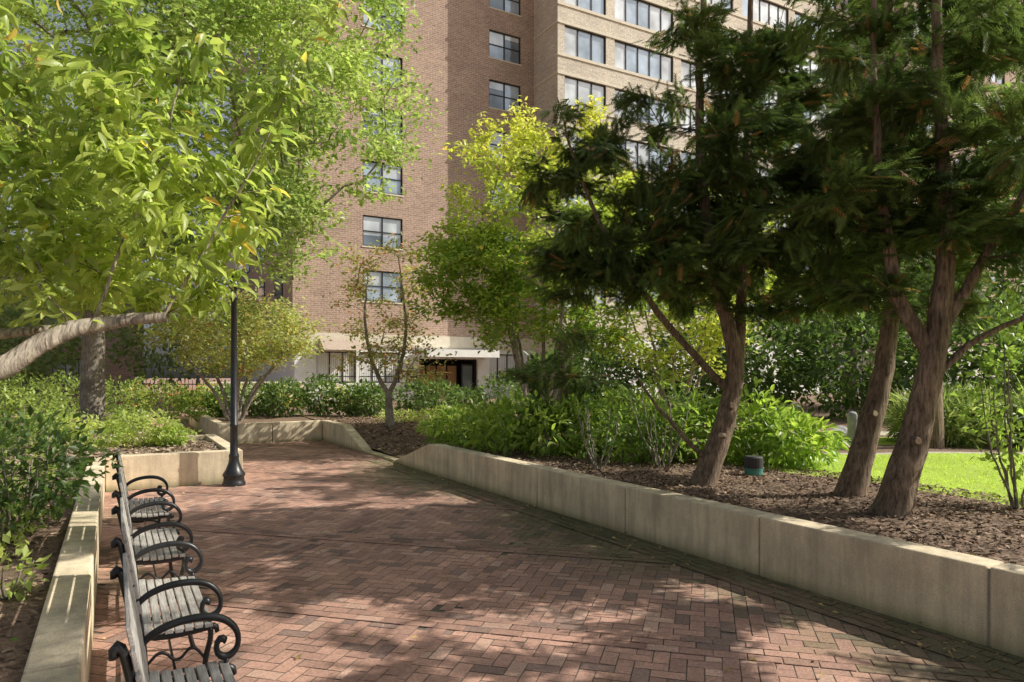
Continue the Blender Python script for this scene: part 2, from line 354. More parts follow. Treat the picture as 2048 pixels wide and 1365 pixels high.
# ---------------- ground ----------------
g=MB(); S=400; g.quad([(-S,-S,0),(S,-S,0),(S,S,0),(-S,S,0)],M_base); g.build('ground',uv=True)
def hgt(v,u):
    z=np.full_like(v,.45); s=np.clip((u-11.2)/1.7,0,1)*np.clip((16.6-u)/1.7,0,1); k=np.clip(1-(v-4.9)/2.8,0,1)
    z=z-.38*(s*s*(3-2*s))*(k**.7); return z+.015*np.sin(v*2.3)*np.cos(u*1.9)
def terrain(name,v0,v1,u0,u1,step,fn):
    vs=np.arange(v0,v1+1e-6,step);us=np.arange(u0,u1+1e-6,step);VV,UU=np.meshgrid(vs,us,indexing='ij'); Z=fn(VV,UU)
    V=np.stack([VV,UU,Z],-1).reshape(-1,3); n=len(us); i,j=np.meshgrid(np.arange(len(vs)-1),np.arange(n-1),indexing='ij'); a=(i*n+j).ravel()
    return npmesh(name,V,np.stack([a,a+n,a+n+1,a+1],1),M_ground,None,None,True,True)
terrain('planting_bed',4.93,45,-12,33,.25,hgt)
flat=lambda v,u: .44+.02*np.sin(v*3)*np.cos(u*2.1)
terrain('planting_bed',-14.05,-.3,-6,11.8,.25,flat)
terrain('planting_bed',-14.1,1.58,11.9,15.1,.245,flat)
terrain('planting_bed',2.35,4.95,18.5,30,.25,flat)
terrain('planting_bed',-16,.9,19,31,.25,lambda v,u:.30+.02*np.sin(v*3))
bv=[];bf=[];bc=[]
def addbrick(cx,cy,L,Wd,ang,z,shade):
    ang+=rng.normal(0,.006)
    ca,sa=math.cos(ang),math.sin(ang); n=len(bv); h=.0035; tx,ty=rng.normal(0,.0012,2)
    for a,b in ((-L/2+h,-Wd/2+h),(L/2-h,-Wd/2+h),(L/2-h,Wd/2-h),(-L/2+h,Wd/2-h)): bv.append((cx+ca*a-sa*b,cy+sa*a+ca*b,z+(tx*(1 if a>0 else -1)+ty*(1 if b>0 else -1))*.5))
    bf.append((n,n+1,n+2,n+3)); r=rng.random(); c=np.array((.55,.325,.245))*(1-r)+np.array((.42,.25,.195))*r
    if rng.random()<.12: c=np.array((.60,.39,.30))
    if rng.random()<.10: c=np.array((.30,.20,.165))
    c=c*shade*(.88+.24*rng.random())
    mo=np.clip((cx-3.4)/1.1+rng.normal(0,.2)+.3*math.sin(cy*1.3),0,1)*(1 if -3<cy<13.5 else 0)*.75
    mo=max(mo,np.clip(.2+.3*math.sin(cy*2.1+cx)-abs(cx-.1)*1.5,0,.35))
    c=c*(1-mo)+np.array((.125,.15,.06))*mo
    bc.extend([c]*4)
EV=1.77
def inpath(v,u):
    return (-.12<v<4.72 and -2.2<u<11.75) or (EV<v<4.72 and u<18.28 and u>=11.7) or (-12<v<=EV and 15.3<u<18.28) or (.9<v<2.15 and 18.2<u<32)
P2=2.05
def inband(v,u,w=.155):
    a=((u+v-.6)/math.sqrt(2))%P2; b=((u-v+.35)/math.sqrt(2))%P2
    return min(a,P2-a)<w, min(b,P2-b)<w
w=.1; a45=math.radians(45)
for n in range(-260,330):
    for m in range(-70,95):
        for (x,y,L,H) in ((n+4*m,n,2,1),(n+3+4*m,n,1,2)):
            px=(x+L/2)*w; py=(y+H/2)*w; v=(px-py)*.70711; u=(px+py)*.70711
            if not inpath(v,u): continue
            A1,B1=inband(v,u,.05)
            if A1 or B1 or v>4.45: continue
            addbrick(v,u,.2,.1,a45+(0 if L==2 else math.pi/2),.004,1)
for k in range(-12,16):
    for row in (-1,0,1):
        for q in range(-160,200):
            s=k*P2; off=row*.1; t0=(q+(.5 if row%2 else 0))*.2
            d=s+off
            u=(d*1.41421+.6+t0*1.41421-.35)/2; v=(d*1.41421+.6)-u
            if inpath(v,u) and v<4.5: addbrick(v,u,.2,.1,math.radians(135),.010,.86)
            d2=s+off; u=(t0*1.41421+.6+d2*1.41421-.35)/2; v=(t0*1.41421+.6)-u
            A1,B1=inband(v,u,.2)
            if inpath(v,u) and v<4.5 and not A1: addbrick(v,u,.2,.1,a45,.0072,.86)
for q in range(-20,160):
    for r,x in enumerate((4.40,4.50,4.60,4.70)):
        u=q*.1*2+(.1 if r%2 else 0)
        if u<18.2: addbrick(x,u,.2,.1,math.pi/2,.013,.72)
npmesh('brick_path',np.array(bv),np.array(bf),M_pav,None,np.array(bc),False,True)
g=MB(); g.box(-.12,4.72,-2.3,11.8,-.1,.0015,M_sand); g.box(EV,4.72,11.8,18.3,-.1,.0015,M_sand); g.box(-12,EV,15.25,18.3,-.1,.0015,M_sand); g.build('joint_sand_bed',uv=True)

# ---------------- retaining walls ----------------
def wall_v(name,x0,x1,u0,joints,slope_end=None,h=.51):
    mb=MB(); js=[u0]+joints
    for a,b in zip(js[:-1],js[1:]): mb.box(x0,x1,a+.008,b-.008,-.05,h,M_conc)
    if slope_end:
        a,b=slope_end; lo=.04; y0,y1=(a,b)
        p=[(x0,min(y0,y1),-.05),(x1,min(y0,y1),-.05),(x1,max(y0,y1),-.05),(x0,max(y0,y1),-.05)]
        za,zb=(h,lo) if y0<y1 else (lo,h)
        p+=[(x0,min(y0,y1)+.008,za),(x1,min(y0,y1)+.008,za),(x1,max(y0,y1)-.008,zb),(x0,max(y0,y1)-.008,zb)]
        mb.hexa(p,M_conc)
    return mb.build(name,uv=True,bevel=.012)
J=[-4.80,-3.02,-1.24,.54,2.32,4.10,5.88,7.66,9.44,11.22]
wall_v('planter_retaining_wall',4.72,4.94,-6.58,J,(11.22,12.95))
g=MB()
for j in J: g.box(4.735,4.93,j-.009,j+.009,-.04,.495,M_grout)
g.box(4.72,4.9,12.97,14.83,-.05,.05,M_conc)
g.build('wall_joints_and_curb',uv=True)
wall_v('planter_retaining_wall',4.72,4.94,16.5,[18.5],(16.5,14.85))
wall_v('planter_retaining_wall',-.32,-.12,-4.6,[-2.6,-.6,1.4,3.4,5.4,7.4,9.4,11.75])
g=MB()
g.box(-.118,EV,11.76,11.96,-.05,.51,M_conc)
g.box(EV-.2,EV-.002,11.975,13.6,-.05,.51,M_conc); g.box(EV-.2,EV-.002,13.615,15.25,-.05,.51,M_conc)
g.box(-14,EV-.215,15.05,15.25,-.05,.505,M_conc)
g.build('planter_retaining_wall',uv=True,bevel=.012)
g=MB(); g.box(2.2,3.45,18.3,18.5,-.05,.51,M_conc); g.box(3.465,4.705,18.3,18.5,-.05,.51,M_conc); g.box(2.2,2.4,18.515,26,-.05,.51,M_conc); g.build('planter_retaining_wall',uv=True,bevel=.012)
g=MB(); g.box(-16,.9,18.8,19.0,-.05,.34,M_conc); g.box(.75,.9,19.01,31,-.05,.34,M_conc); g.build('planter_retaining_wall',uv=True,bevel=.012)

# ---------------- benches ----------------
def bench(u0,L=.98,v0=.08):
    e=empty('park_bench',True); e.location=W(v0,u0,0); e.scale=(.68,1,1)
    mb=MB()
    for i in range(7):
        x=.065+i*.066; z=.445-.014*math.sin(i/6*3.1)+(.0 if i<6 else -.01); mb.box(x,x+.054,.0,L,z,z+.022,M_wood)
    for i in range(6):
        q=.12+i*.072; x=.045-.17*(q-.05)/.43*.62; z=.43+q
        dx=-.016;dz=.058; n=(.022,.006)
        mb.hexa([(x,0,z),(x+n[0],0,z+n[1]),(x+n[0],L,z+n[1]),(x,L,z),(x+dx,0,z+dz),(x+dx+n[0],0,z+dz+n[1]),(x+dx+n[0],L,z+dz+n[1]),(x+dx,L,z+dz)],M_wood)
    mb.build('seat_and_back_slats',e,bevel=.004)
    ir=MB()
    def tb(pts,r,y,k=8):
        P,_=resample([(a,y,b) for a,b in pts],[1]*len(pts),.02); ir.tube(P,[r]*len(P),M_iron,k)
    for y in (.03,L-.03):
        tb([(.02,0.0),(.05,.12),(.075,.28),(.06,.43),(.02,.58),(-.04,.75),(-.08,.89),(-.10,.915),(-.125,.905),(-.12,.88)],.020,y)
        tb([(.52,0.0),(.50,.03),(.46,.16),(.47,.28),(.51,.38),(.50,.43)],.020,y)
        tb([(.06,.43),(.2,.415),(.38,.42),(.50,.43),(.545,.43),(.55,.40)],.018,y)
        tb([(.02,.59),(.09,.635),(.22,.665),(.38,.67),(.50,.645),(.575,.585),(.575,.51),(.51,.475),(.45,.495),(.44,.54),(.47,.57),(.50,.55)],.0175,y)
        tb([(.51,.475),(.495,.45),(.50,.42)],.015,y)
        tb([(.07,.24),(.2,.22),(.34,.24),(.46,.20)],.012,y); tb([(.07,.28),(.18,.36),(.28,.27),(.38,.36),(.47,.27)],.009,y)
    ir.tube([(.27,.03,.23),(.27,L-.03,.23)],[.01,.01],M_iron,8)
    ir.build('cast_iron_ends',e,smooth=True); return e
for u0 in (2.30,3.80,5.36,7.02): bench(u0)

# ---------------- lamp post ----------------
lx=W(1.60,11.48); e=empty('street_lamp')
g=MB(); g.lathe((lx[0],lx[1],0),[(.17,0),(.17,.05),(.155,.07),(.15,.14),(.165,.155),(.165,.18),(.12,.25),(.085,.34),(.07,.42),(.075,.44),(.075,.47),(.058,.5),(.055,.9),(.062,.91),(.062,.94),(.053,.95),(.042,2.85),(.055,2.87),(.055,2.9),(.04,2.93),(.04,3.0),(.075,3.05),(.085,3.08),(.06,3.12),(.05,3.2),(.10,3.26),(.11,3.28)],M_iron,24); g.build('fluted_post',e,smooth=True)
g=MB(); g.lathe((lx[0],lx[1],3.281),[(.09,0),(.15,.12),(.175,.25),(.16,.36),(.12,.42)],M_globe,20); g.lathe((lx[0],lx[1],3.702),[(.17,0),(.14,.05),(.06,.1),(.03,.16),(.02,.2)],M_iron,20); g.build('lantern',e,smooth=True)

# ---------------- building ----------------
H=39.5; U0=34.0
def facade(mb,x0,x1,y,z0,z1,wins,m,depth=.16):
    xs=sorted({x0,x1,*[w[0] for w in wins],*[w[1] for w in wins]}); zs=sorted({z0,z1,*[w[2] for w in wins],*[w[3] for w in wins]})
    for a,b in zip(xs[:-1],xs[1:]):
        for c,d in zip(zs[:-1],zs[1:]):
            cx,cz=(a+b)/2,(c+d)/2
            if any(w[0]<cx<w[1] and w[2]<cz<w[3] for w in wins): continue
            mb.quad([(a,y,c),(b,y,c),(b,y,d),(a,y,d)],m)
    for a,b,c,d in wins:
        Y=y+depth
        mb.quad([(a,y,c),(a,Y,c),(a,Y,d),(a,y,d)],m); mb.quad([(b,y,c),(b,y,d),(b,Y,d),(b,Y,c)],m); mb.quad([(a,y,d),(b,y,d),(b,Y,d),(a,Y,d)],m); mb.quad([(a,y,c),(a,Y,c),(b,Y,c),(b,y,c)],m)
def window(mb,a,b,c,d,y,n=2,split=True):
    t=.055; yf=y+.07; yb=y+.15
    mb.box(a,a+t,yf,yb,c,d,M_frame);mb.box(b-t,b,yf,yb,c,d,M_frame);mb.box(a+t,b-t,yf,yb,d-t,d,M_frame);mb.box(a+t,b-t,yf,yb,c,c+t,M_frame)
    w=(b-a)/n
    for i in range(n):
        l=a+i*w+(t if i==0 else t/2); r=a+(i+1)*w-(t if i==n-1 else t/2)
        if i: mb.box(a+i*w-t/2,a+i*w+t/2,yf+.004,yb,c+t,d-t,M_frame)
        if split:
            mz=(c+d)/2; mb.box(l,r,yf+.015,yb-.004,mz-.025,mz+.025,M_frame)
            bz=mz+rng.uniform(-.45,.55); bz=min(max(bz,c+t+.05),d-t-.05)
            mb.quad([(l,yb-.02,bz),(r,yb-.02,bz),(r,yb-.02,d-t),(l,yb-.02,d-t)],M_gl1 if rng.random()<.7 else M_gl3)
            mb.quad([(l,yb-.03,c+t),(r,yb-.03,c+t),(r,yb-.03,bz),(l,yb-.03,bz)],M_gl2 if rng.random()<.4 else M_gl3)
        else: mb.quad([(l,yb-.02,c+t),(r,yb-.02,c+t),(r,yb-.02,d-t),(l,yb-.02,d-t)],M_gl1 if rng.random()<.6 else M_gl3)
bl=empty('brick_apartment_building')
wl=MB(); wn=MB(); wins=[]
for k in range(12):
    zt=6.95+2.75*k
    for a,b in ((10.76,12.86),(17.87,19.88)):
        wins.append((a,b,zt-1.55,zt)); window(wn,a,b,zt-1.55,zt,U0); wn.box(a-.05,b+.05,U0-.035,U0+.07,zt-1.62,zt-1.552,M_beige)
facade(wl,7.35,20.75,U0,3.75,H,wins,M_brick)
sx=7.35
wl.quad([(sx,U0,3.75),(sx,54,3.75),(sx,54,H),(sx,U0,H)],M_brick); wl.quad([(sx,54,0),(60,54,0),(60,54,H),(sx,54,H)],M_brick); wl.quad([(sx,U0,H),(60,U0,H),(60,54,H),(sx,54,H)],M_beige)
for k in range(12):
    zt=6.95+2.75*k
    for y in (36.2,41,46): wn.box(sx-.04,sx-.001,y,y+2,zt-1.55,zt,M_frame); wn.box(sx-.05,sx-.041,y+.07,y+1.93,zt-1.48,zt-.07,M_gl2)
gw=[(8.5,10.45,1.3,2.85),(10.6,12.75,1.3,2.85),(13.8,17.2,.02,2.55),(17.9,19.7,1.3,2.85)]
facade(wl,7.45,20.75,U0+.06,0,3.15,gw,M_white,.2)
wl.quad([(7.45,U0+.06,0),(7.45,54,0),(7.45,54,3.15),(7.45,U0+.06,3.15)],M_white)
wl.box(7.30,20.74,U0-.05,U0+.3,3.15,3.75,M_beige); wl.box(7.30,7.6,U0+.31,54,3.15,3.75,M_beige)
for a,b,c,d in (gw[0],gw[1],gw[3]):
    window(wn,a,b,c,d,U0+.1,3,False)
    for i in range(int((b-a)/.1)): wn.box(a+.06+i*.1,a+.13+i*.1,U0+.213,U0+.222,c+.06,d-.06,M_white)
    wn.box(a+.02,b-.02,U0+.03,U0+.10,c+.30,c+.35,M_frame)
wn.box(13.8,17.2,U0+1.7,U0+1.8,0,2.6,M_dark); wn.quad([(13.8,U0+.2,0),(13.8,U0+1.7,0),(13.8,U0+1.7,2.55),(13.8,U0+.2,2.55)],M_dark); wn.quad([(17.2,U0+.2,0),(17.2,U0+1.7,0),(17.2,U0+1.7,2.55),(17.2,U0+.2,2.55)],M_dark); wn.quad([(13.8,U0+.2,2.551),(17.2,U0+.2,2.551),(17.2,U0+1.7,2.551),(13.8,U0+1.7,2.551)],M_dark)
for i in range(4): wn.box(13.9+i*.62,14.42+i*.62,U0+.82,U0+.89,.05,2.2,M_door)
wn.box(16.42,17.15,U0+.5,U0+.56,.05,2.3,M_frame); wn.box(16.5,17.07,U0+.49,U0+.499,.15,2.2,M_gl2)
wl.box(13.5,17.7,U0-1.5,U0-.06,2.62,3.0,M_white)
wl.hexa([(8.6,U0-.9,2.9),(10.5,U0-.9,2.9),(10.5,U0+.05,2.95),(8.6,U0+.05,2.95),(8.6,U0-.88,2.93),(10.5,U0-.88,2.93),(10.5,U0-.06,3.5),(8.6,U0-.06,3.5)],M_awn)
UW=31.55; ww=[]; XT=48.0
for k in range(12):
    zt=6.95+2.75*k
    for a,b in ((21.2,24.0),(24.6,29.0),(29.6,34.0),(34.8,39.2),(39.8,44.2),(44.8,47.6)): ww.append((a,b,zt-1.6,zt)); window(wn,a,b,zt-1.6,zt,UW,3 if b-a<4 else 5,False)
    wl.box(20.72,XT-.1,UW-.05,UW-.002,zt+.002,zt+.14,M_beige); wl.box(20.72,XT-.1,UW-.05,UW-.002,zt-1.76,zt-1.602,M_beige)
    wl.box(20.70,20.748,UW-.05,U0-.002,zt+.002,zt+.12,M_beige)
facade(wl,20.75,XT,UW,3.75,H,ww,M_tan,.16)
wl.quad([(20.75,UW,0),(20.75,U0,0),(20.75,U0,H),(20.75,UW,H)],M_tan); wl.quad([(20.75,UW,0),(XT,UW,0),(XT,UW,3.75),(20.75,UW,3.75)],M_white)
wl.quad([(20.75,UW,H),(60,UW,H),(60,U0,H),(20.75,U0,H)],M_beige)
UR=29.0; wr=[]; XE=100
for k in range(12):
    zt=6.95+2.75*k
    for i in range(10): a=49.5+i*4.9; wr.append((a,a+2.2,zt-1.55,zt)); window(wn,a,a+2.2,zt-1.55,zt,UR)
facade(wl,XT,XE,UR,3.75,H,wr,M_brick); wl.quad([(XT,UR,0),(XT,UW,0),(XT,UW,H),(XT,UR,H)],M_brick); wl.quad([(XT,UR,0),(XE,UR,0),(XE,UR,3.75),(XT,UR,3.75)],M_white); wl.quad([(XE,UR,0),(XE,54,0),(XE,54,H),(XE,UR,H)],M_brick); wl.quad([(XT,UR,H),(XE,UR,H),(XE,UW,H),(XT,UW,H)],M_beige)
wl.build('walls',bl); wn.build('windows_and_doors',bl); bl.rotation_euler[2]=A
t=bpy.data.curves.new('entrance_number','FONT'); t.body='7'; t.size=.3; t.extrude=.004; t.materials.append(M_frame); to=bpy.data.objects.new('entrance_number',t); col.objects.link(to); to.parent=bl; to.location=(15.1,U0-1.51,2.70); to.rotation_euler=(math.pi/2,0,0)
nb=empty('neighbouring_brick_building',True); g=MB(); wb=[]
for i in range(9):
    for z in (1.2,4.4,7.6): wb.append((-52+i*6,-49.5+i*6,z,z+1.7)); window(g,-52+i*6,-49.5+i*6,z,z+1.7,62,3,False)
facade(g,-56,2,62,0,10.5,wb,M_brick); g.quad([(-56,62,10.5),(2,62,10.5),(2,75,10.5),(-56,75,10.5)],M_beige); g.quad([(2,62,0),(2,75,0),(2,75,10.5),(2,62,10.5)],M_brick); g.build('walls_and_windows',nb)
g=MB()
for i in range(200): v=-22+i*.14; g.box(v,v+.022,31.5,31.522,.0,1.5,M_iron)
g.box(-22,6,31.495,31.53,.25,.29,M_iron); g.box(-22,6,31.495,31.53,1.3,1.34,M_iron)
for i in range(12): v=-22+i*2.5; g.box(v-.06,v+.06,31.44,31.58,0,1.65,M_iron)
g.build('iron_fence',uv=True)
g=MB(); g.box(3.2,7.0,30.2,30.4,0,1.35,M_white); g.box(3.15,7.05,30.15,30.45,1.352,1.42,M_beige); g.build('garden_wall',uv=True,bevel=.01)

# ---------------- conifers ----------------
def conifer(name,trunks,attr,per,size=.17,c1=(.05,.095,.03),c2=(.19,.265,.075),stubs=(),k=3,ps=.20,**kw):
    attr=pads(attr,k,ps,.07)
    e=empty(name); V,F,ch=grow(trunks,attr,tipr=.0043,ex=.385,arch=.10,pen=.5,slope=.1,**kw); npmesh('trunk_and_branches',V,F,M_barkC,e,None,True)
    P,T=along(ch,per,.5,.075); n=len(P)
    D=nrm(T*1.0+rng.normal(0,.55,(n,3))*np.array([1,1,.4])-np.array([0,0,.12])); Nn=nrm(rng.normal(0,.4,(n,3))+np.array([0,0,1]))
    c=leafcols(P,c1,c2,2.0,.28,(.42,.25,.11),.035)
    scatter('foliage',SPRAY,P,D,Nn,size*(.55+.7*rng.random(n)),c,M_conif,e)
    if stubs:
        g=MB()
        for p,d in stubs:
            p=np.array(p);d=nrm(np.array(d,float)); g.tube([p-d*.08,p-d*.01,p+d*.025,p+d*.03],[.05,.045,.032,.028],M_barkC,12,M_cut)
        g.build('pruned_branch_stubs',e)
    return e
a1=np.vstack([boxp(30,2.0,3.4,7.2,9.4,3.6,6.0),ell(5,(3.0,8.3,7.0),(.8,1.2,1.2)),ell(46,(1.75,7.9,4.0),(1.35,1.3,1.25)),ell(15,(.9,7.8,3.3),(.65,.8,.8)),ell(20,(2.0,8.0,3.2),(1.4,1.2,.9)),ell(13,(2.7,8.3,2.9),(1.2,1,.6))]); a1=a1[a1[:,2]>2.2]
conifer('offscreen_shade_cypress',[([(2.14,8.0,.3),(2.2,8.0,.5),(2.43,8,1.13),(2.6,8,1.87),(2.32,8.05,2.79),(2.15,8.1,4.3),(2.2,8.1,6),(2.4,8.1,7.6)],[.19,.135,.11,.095,.07,.055,.035,.012]),
 ([(2.58,8,1.75),(2.66,8.1,2.56),(2.72,8.1,4.27),(2.8,8.2,6),(2.8,8.2,8)],[.065,.06,.045,.03,.012]),
 ([(2.5,8,1.5),(1.98,7.9,2.0),(1.46,7.8,2.6),(1.06,7.8,3.2),(.72,7.8,4.0),(.5,7.8,4.8)],[.045,.04,.033,.025,.018,.008]),
 ([(2.25,8,.7),(1.95,7.9,1.0),(1.6,7.8,1.35),(1.35,7.7,1.75)],[.03,.025,.018,.008])],a1,58,minz=1.7,stubs=[((2.47,7.88,1.35),(.1,-1,.1)),((2.36,7.89,1.02),(-.7,-.8,.2))])
a2=np.vstack([boxp(50,2.9,5.4,6.8,9.4,2.9,6.0),ell(7,(4.0,7.6,6.8),(1.2,1.2,1.3)),ell(16,(3.7,7.6,2.9),(1.4,1.2,.6))]); a2=a2[a2[:,2]>2.25]
conifer('offscreen_shade_cypress',[([(3.5,7.33,.3),(3.57,7.33,.5),(3.75,7.33,1.18),(3.9,7.33,1.75),(4.0,7.35,2.5),(4.0,7.4,4.05),(4.05,7.5,6),(4.0,7.5,8.2)],[.19,.14,.115,.10,.08,.06,.04,.012])],a2,58,minz=1.6,stubs=[((3.73,7.22,1.3),(.2,-1,.1))])
a3=np.vstack([boxp(50,2.7,5.4,5.6,7.4,2.9,5.3),ell(7,(3.9,6.3,6.2),(1.3,1.2,1.3)),ell(22,(4.7,6.1,3.1),(1.1,1.2,.9)),ell(11,(3.0,6.4,3.5),(.8,.9,1.1))]); a3=a3[a3[:,2]>2.25]
conifer('offscreen_shade_cypress',[([(3.35,6.26,.3),(3.43,6.26,.5),(3.69,6.26,1.48),(3.78,6.26,1.92),(3.9,6.26,2.82),(3.87,6.3,3.7),(3.8,6.3,5.05),(3.9,6.3,7.6)],[.21,.15,.115,.105,.075,.06,.04,.012]),
 ([(3.77,6.26,1.85),(3.47,6.3,2.37),(3.38,6.35,3.04),(3.3,6.4,4.16),(3.3,6.4,6.2)],[.075,.065,.05,.036,.012]),
 ([(3.8,6.26,2.0),(4.15,6.2,2.7),(4.5,6.1,3.3),(4.8,6,4.2)],[.055,.045,.032,.012]),
 ([(3.72,6.26,1.6),(4.1,6.3,2.0),(4.7,6.3,2.25),(5.3,6.2,2.7)],[.035,.03,.022,.01])],a3,58,minz=1.7,stubs=[((3.55,6.14,1.12),(0,-1,.1)),((3.43,6.13,.62),(-.3,-1,.1))])
conifer('offscreen_shade_cypress',[([(.86,11.3,.3),(.87,11.3,1.0),(.83,11.3,1.7),(.8,11.3,2.6)],[.09,.075,.05,.01])],np.vstack([ell(15,(.75,11.2,1.7),(.75,.7,.75))]),28,.19,minz=.7)
# more cypresses: one farther back in the bed, one out of view added for shade
conifer('offscreen_shade_cypress',[([(7.2,12.0,.3),(7.2,12,2),(7.3,12,5),(7.3,12,9)],[.2,.15,.1,.02])],ell(75,(6.9,12,5.6),(2.6,1.6,3.2)),40,.24,ps=.3,minz=2.0)
conifer('offscreen_shade_cypress',[([(5.6,3.2,.3),(5.7,3.2,2),(5.8,3.2,5),(5.8,3.2,8)],[.2,.16,.11,.02])],ell(50,(5.7,3.3,4.5),(2.0,1.6,2.9)),50,.22,k=3,ps=.24,minz=1.6)

# ---------------- yellow-green trees ----------------
def multi(x,y,n,spread,top,r=.05):
    T=[]
    for i in range(n):
        a=i*2.4+.5; T.append(([(x+.1*math.cos(a),y+.1*math.sin(a),.3),(x+.35*spread*math.cos(a),y+.35*spread*math.sin(a),1.5+.3*math.sin(i)),(x+.7*spread*math.cos(a),y+.7*spread*math.sin(a),top*.55),(x+spread*math.cos(a),y+spread*math.sin(a),top*.8)],[r,r*.85,r*.6,r*.25]))
    return T
at=pads(np.vstack([ell(110,(.6,16,5.3),(2.3,1.9,2.7),.3),ell(38,(-.85,15.6,3.9),(1.4,1.2,1.5),.3),ell(36,(2.2,15.8,3.9),(1.7,1.5,1.7),.3)]),2,.25,.15)
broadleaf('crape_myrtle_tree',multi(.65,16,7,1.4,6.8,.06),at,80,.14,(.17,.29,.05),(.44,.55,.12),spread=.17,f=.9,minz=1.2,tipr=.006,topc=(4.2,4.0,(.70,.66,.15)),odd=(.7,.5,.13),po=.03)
at=pads(ell(75,(4.2,18,4.2),(2.8,1.9,2.8),.3),2,.25,.15)
broadleaf('crape_myrtle_tree',multi(4.2,18,6,1.4,5.0,.05),at,85,.16,(.26,.38,.07),(.68,.68,.15),spread=.24,f=.6,minz=1.2)
at=np.vstack([ell(75,(-3.05,17.2,3.5),(1.3,1.2,1.8),.3),ell(25,(-2.9,17.2,2.0),(1.5,1.2,.5),.3)])
broadleaf('dogwood_tree',[([(-3.0,17.2,.3),(-3.02,17.2,.9),(-3.05,17.2,1.35)],[.13,.095,.08]),([(-3.03,17.2,1.2),(-3.4,17.1,1.9),(-3.6,17,2.9),(-3.5,17,4.2)],[.06,.05,.035,.012]),([(-3.03,17.2,1.2),(-2.7,17.3,2.0),(-2.6,17.3,3.0),(-2.8,17.3,4.6)],[.06,.05,.035,.012])],at,38,.11,(.26,.30,.09),(.54,.54,.19),spread=.14,odd=(.54,.28,.15),po=.2,minz=1.1,tipr=.006)
at=np.vstack([ell(200,(-7.6,19.2,2.9),(2.4,2.0,1.15),.35)])
broadleaf('dogwood_tree',multi(-7.6,19.2,6,1.5,3.4,.05),at,60,.12,(.24,.31,.09),(.60,.60,.25),spread=.2,minz=.9,odd=(.5,.3,.14),po=.08)
# ---------------- big oak at left ----------------
at=pads(np.vstack([ell(215,(-10.0,18.0,9.8),(7.2,5.2,5.6),.45),ell(78,(-5.6,16.8,9.0),(3.3,2.6,3.9),.2),ell(30,(-6.2,17,5.6),(2.2,2.0,1.5),.2),ell(30,(-13,17.5,5.2),(4,3,2.0),.2),ell(85,(-12.5,16.0,9.8),(4.8,3,4.8),.1)]),2,.4,.25)
broadleaf('pin_oak_tree',[([(-11.4,19,.2),(-11.4,19,.6),(-11.35,19,2.5),(-11.2,18.9,5.5),(-11,18.7,9),(-10.8,18.5,14)],[.40,.31,.27,.24,.17,.04])],at,96,.17,(.19,.30,.08),(.52,.60,.23),spread=.30,tipr=.010,ex=.43,minz=3.0,step=.6,f=.4)
# ---------------- foreground cherry ----------------
at=np.vstack([ell(85,(-2.75,4.3,3.0),(1.0,1.0,1.0),.2),ell(40,(-2.3,4.3,2.55),(.75,.8,.5),.2),ell(20,(-1.9,4.3,3.1),(.6,.7,.6),.2),ell(85,(-3.4,4.2,3.6),(1.2,1,1.0),.1),[[-1.0,4.2,3.95],[-1.25,4.2,3.7],[-1.4,4.3,3.4],[-1.45,4.2,2.8],[-1.75,4.6,2.42],[-1.9,4.6,2.5],[-2.05,4.6,2.38],[-1.8,4.5,2.6]]])
at=at[at[:,2]>2.15]
broadleaf('cherry_tree',[([(-3.9,2.2,.3),(-3.8,2.3,.9),(-3.4,2.7,1.35),(-2.68,3.5,1.66),(-2.42,3.7,1.9),(-2.30,3.9,2.0),(-1.97,4.0,2.03)],[.16,.13,.09,.062,.05,.042,.028]),
 ([(-3.8,2.3,.9),(-3.9,2.9,2.0),(-3.7,3.6,3.0),(-3.5,4.1,4.2)],[.1,.08,.06,.02]),
 ([(-3.3,2.8,1.4),(-3.2,3.6,1.85),(-2.9,4.3,1.98),(-2.4,4.8,2.1)],[.045,.035,.03,.015]),
 ([(-2.32,3.88,2.0),(-2.25,4.0,2.4),(-2.0,4.1,3.1),(-1.95,4.15,3.6)],[.010,.009,.007,.004]),
 ([(-2.0,4.0,2.03),(-1.75,4.1,2.5),(-1.55,4.15,2.9),(-1.35,4.2,3.4)],[.010,.009,.007,.004])],
 at,27,.12,(.14,.235,.05),(.54,.62,.17),bark=M_barkCh,T=BIG,spread=.07,frac=.8,droop=.6,tipr=.0025,ex=.40,jit=.02,minz=1.6,odd=(.85,.6,.15),po=.012,upn=.9)

# ---------------- shrubs ----------------
hy=empty('hydrangea_hedge')
for i,(x,y,rx,rz,h) in enumerate([(-.9,12.6,.7,.36,.76),(-.1,11.6,.8,.42,.82),(.7,10.9,.8,.44,.84),(1.5,11.3,.9,.5,.9),(1.9,10.2,.8,.44,.84),(2.7,10.3,.9,.5,.9),(3.5,10.4,.9,.52,.92),(3.9,9.8,.55,.36,.78),(2.4,12,1.2,.6,1.0),(.2,12.9,.9,.45,.85)]):
    shrub('x',(x,y,h),(rx,.65,rz),760,.16,(.12,.22,.04),(.42,.54,.11),7,parent=hy,base=.44,T=BIG)
sh=lambda nm,px,Y,h,r,n,s,c1,c2,z0=.44,**k: shrub(nm,((px-1024)/1400*Y,Y,z0+h/2),(r,r,h/2),n,s,c1,c2,base=z0,**k)
dk=((.08,.14,.04),(.20,.29,.09)); md=((.17,.26,.055),(.38,.48,.12)); lt=((.28,.39,.10),(.60,.64,.22))
for px,Y,h,r in ((450,21.5,.9,.6),(520,21.5,1.0,.65),(570,21,1.1,.7),(640,21.5,1.25,.6),(710,21.5,1.0,.6),(740,21,1.05,.6),(830,22,1.1,.7),(875,22.5,1.15,.8),(1000,23,1.3,.9),(930,24,.8,.7)):
    sh('rhododendron_shrub',px,Y,h,r,900,.15,*dk)
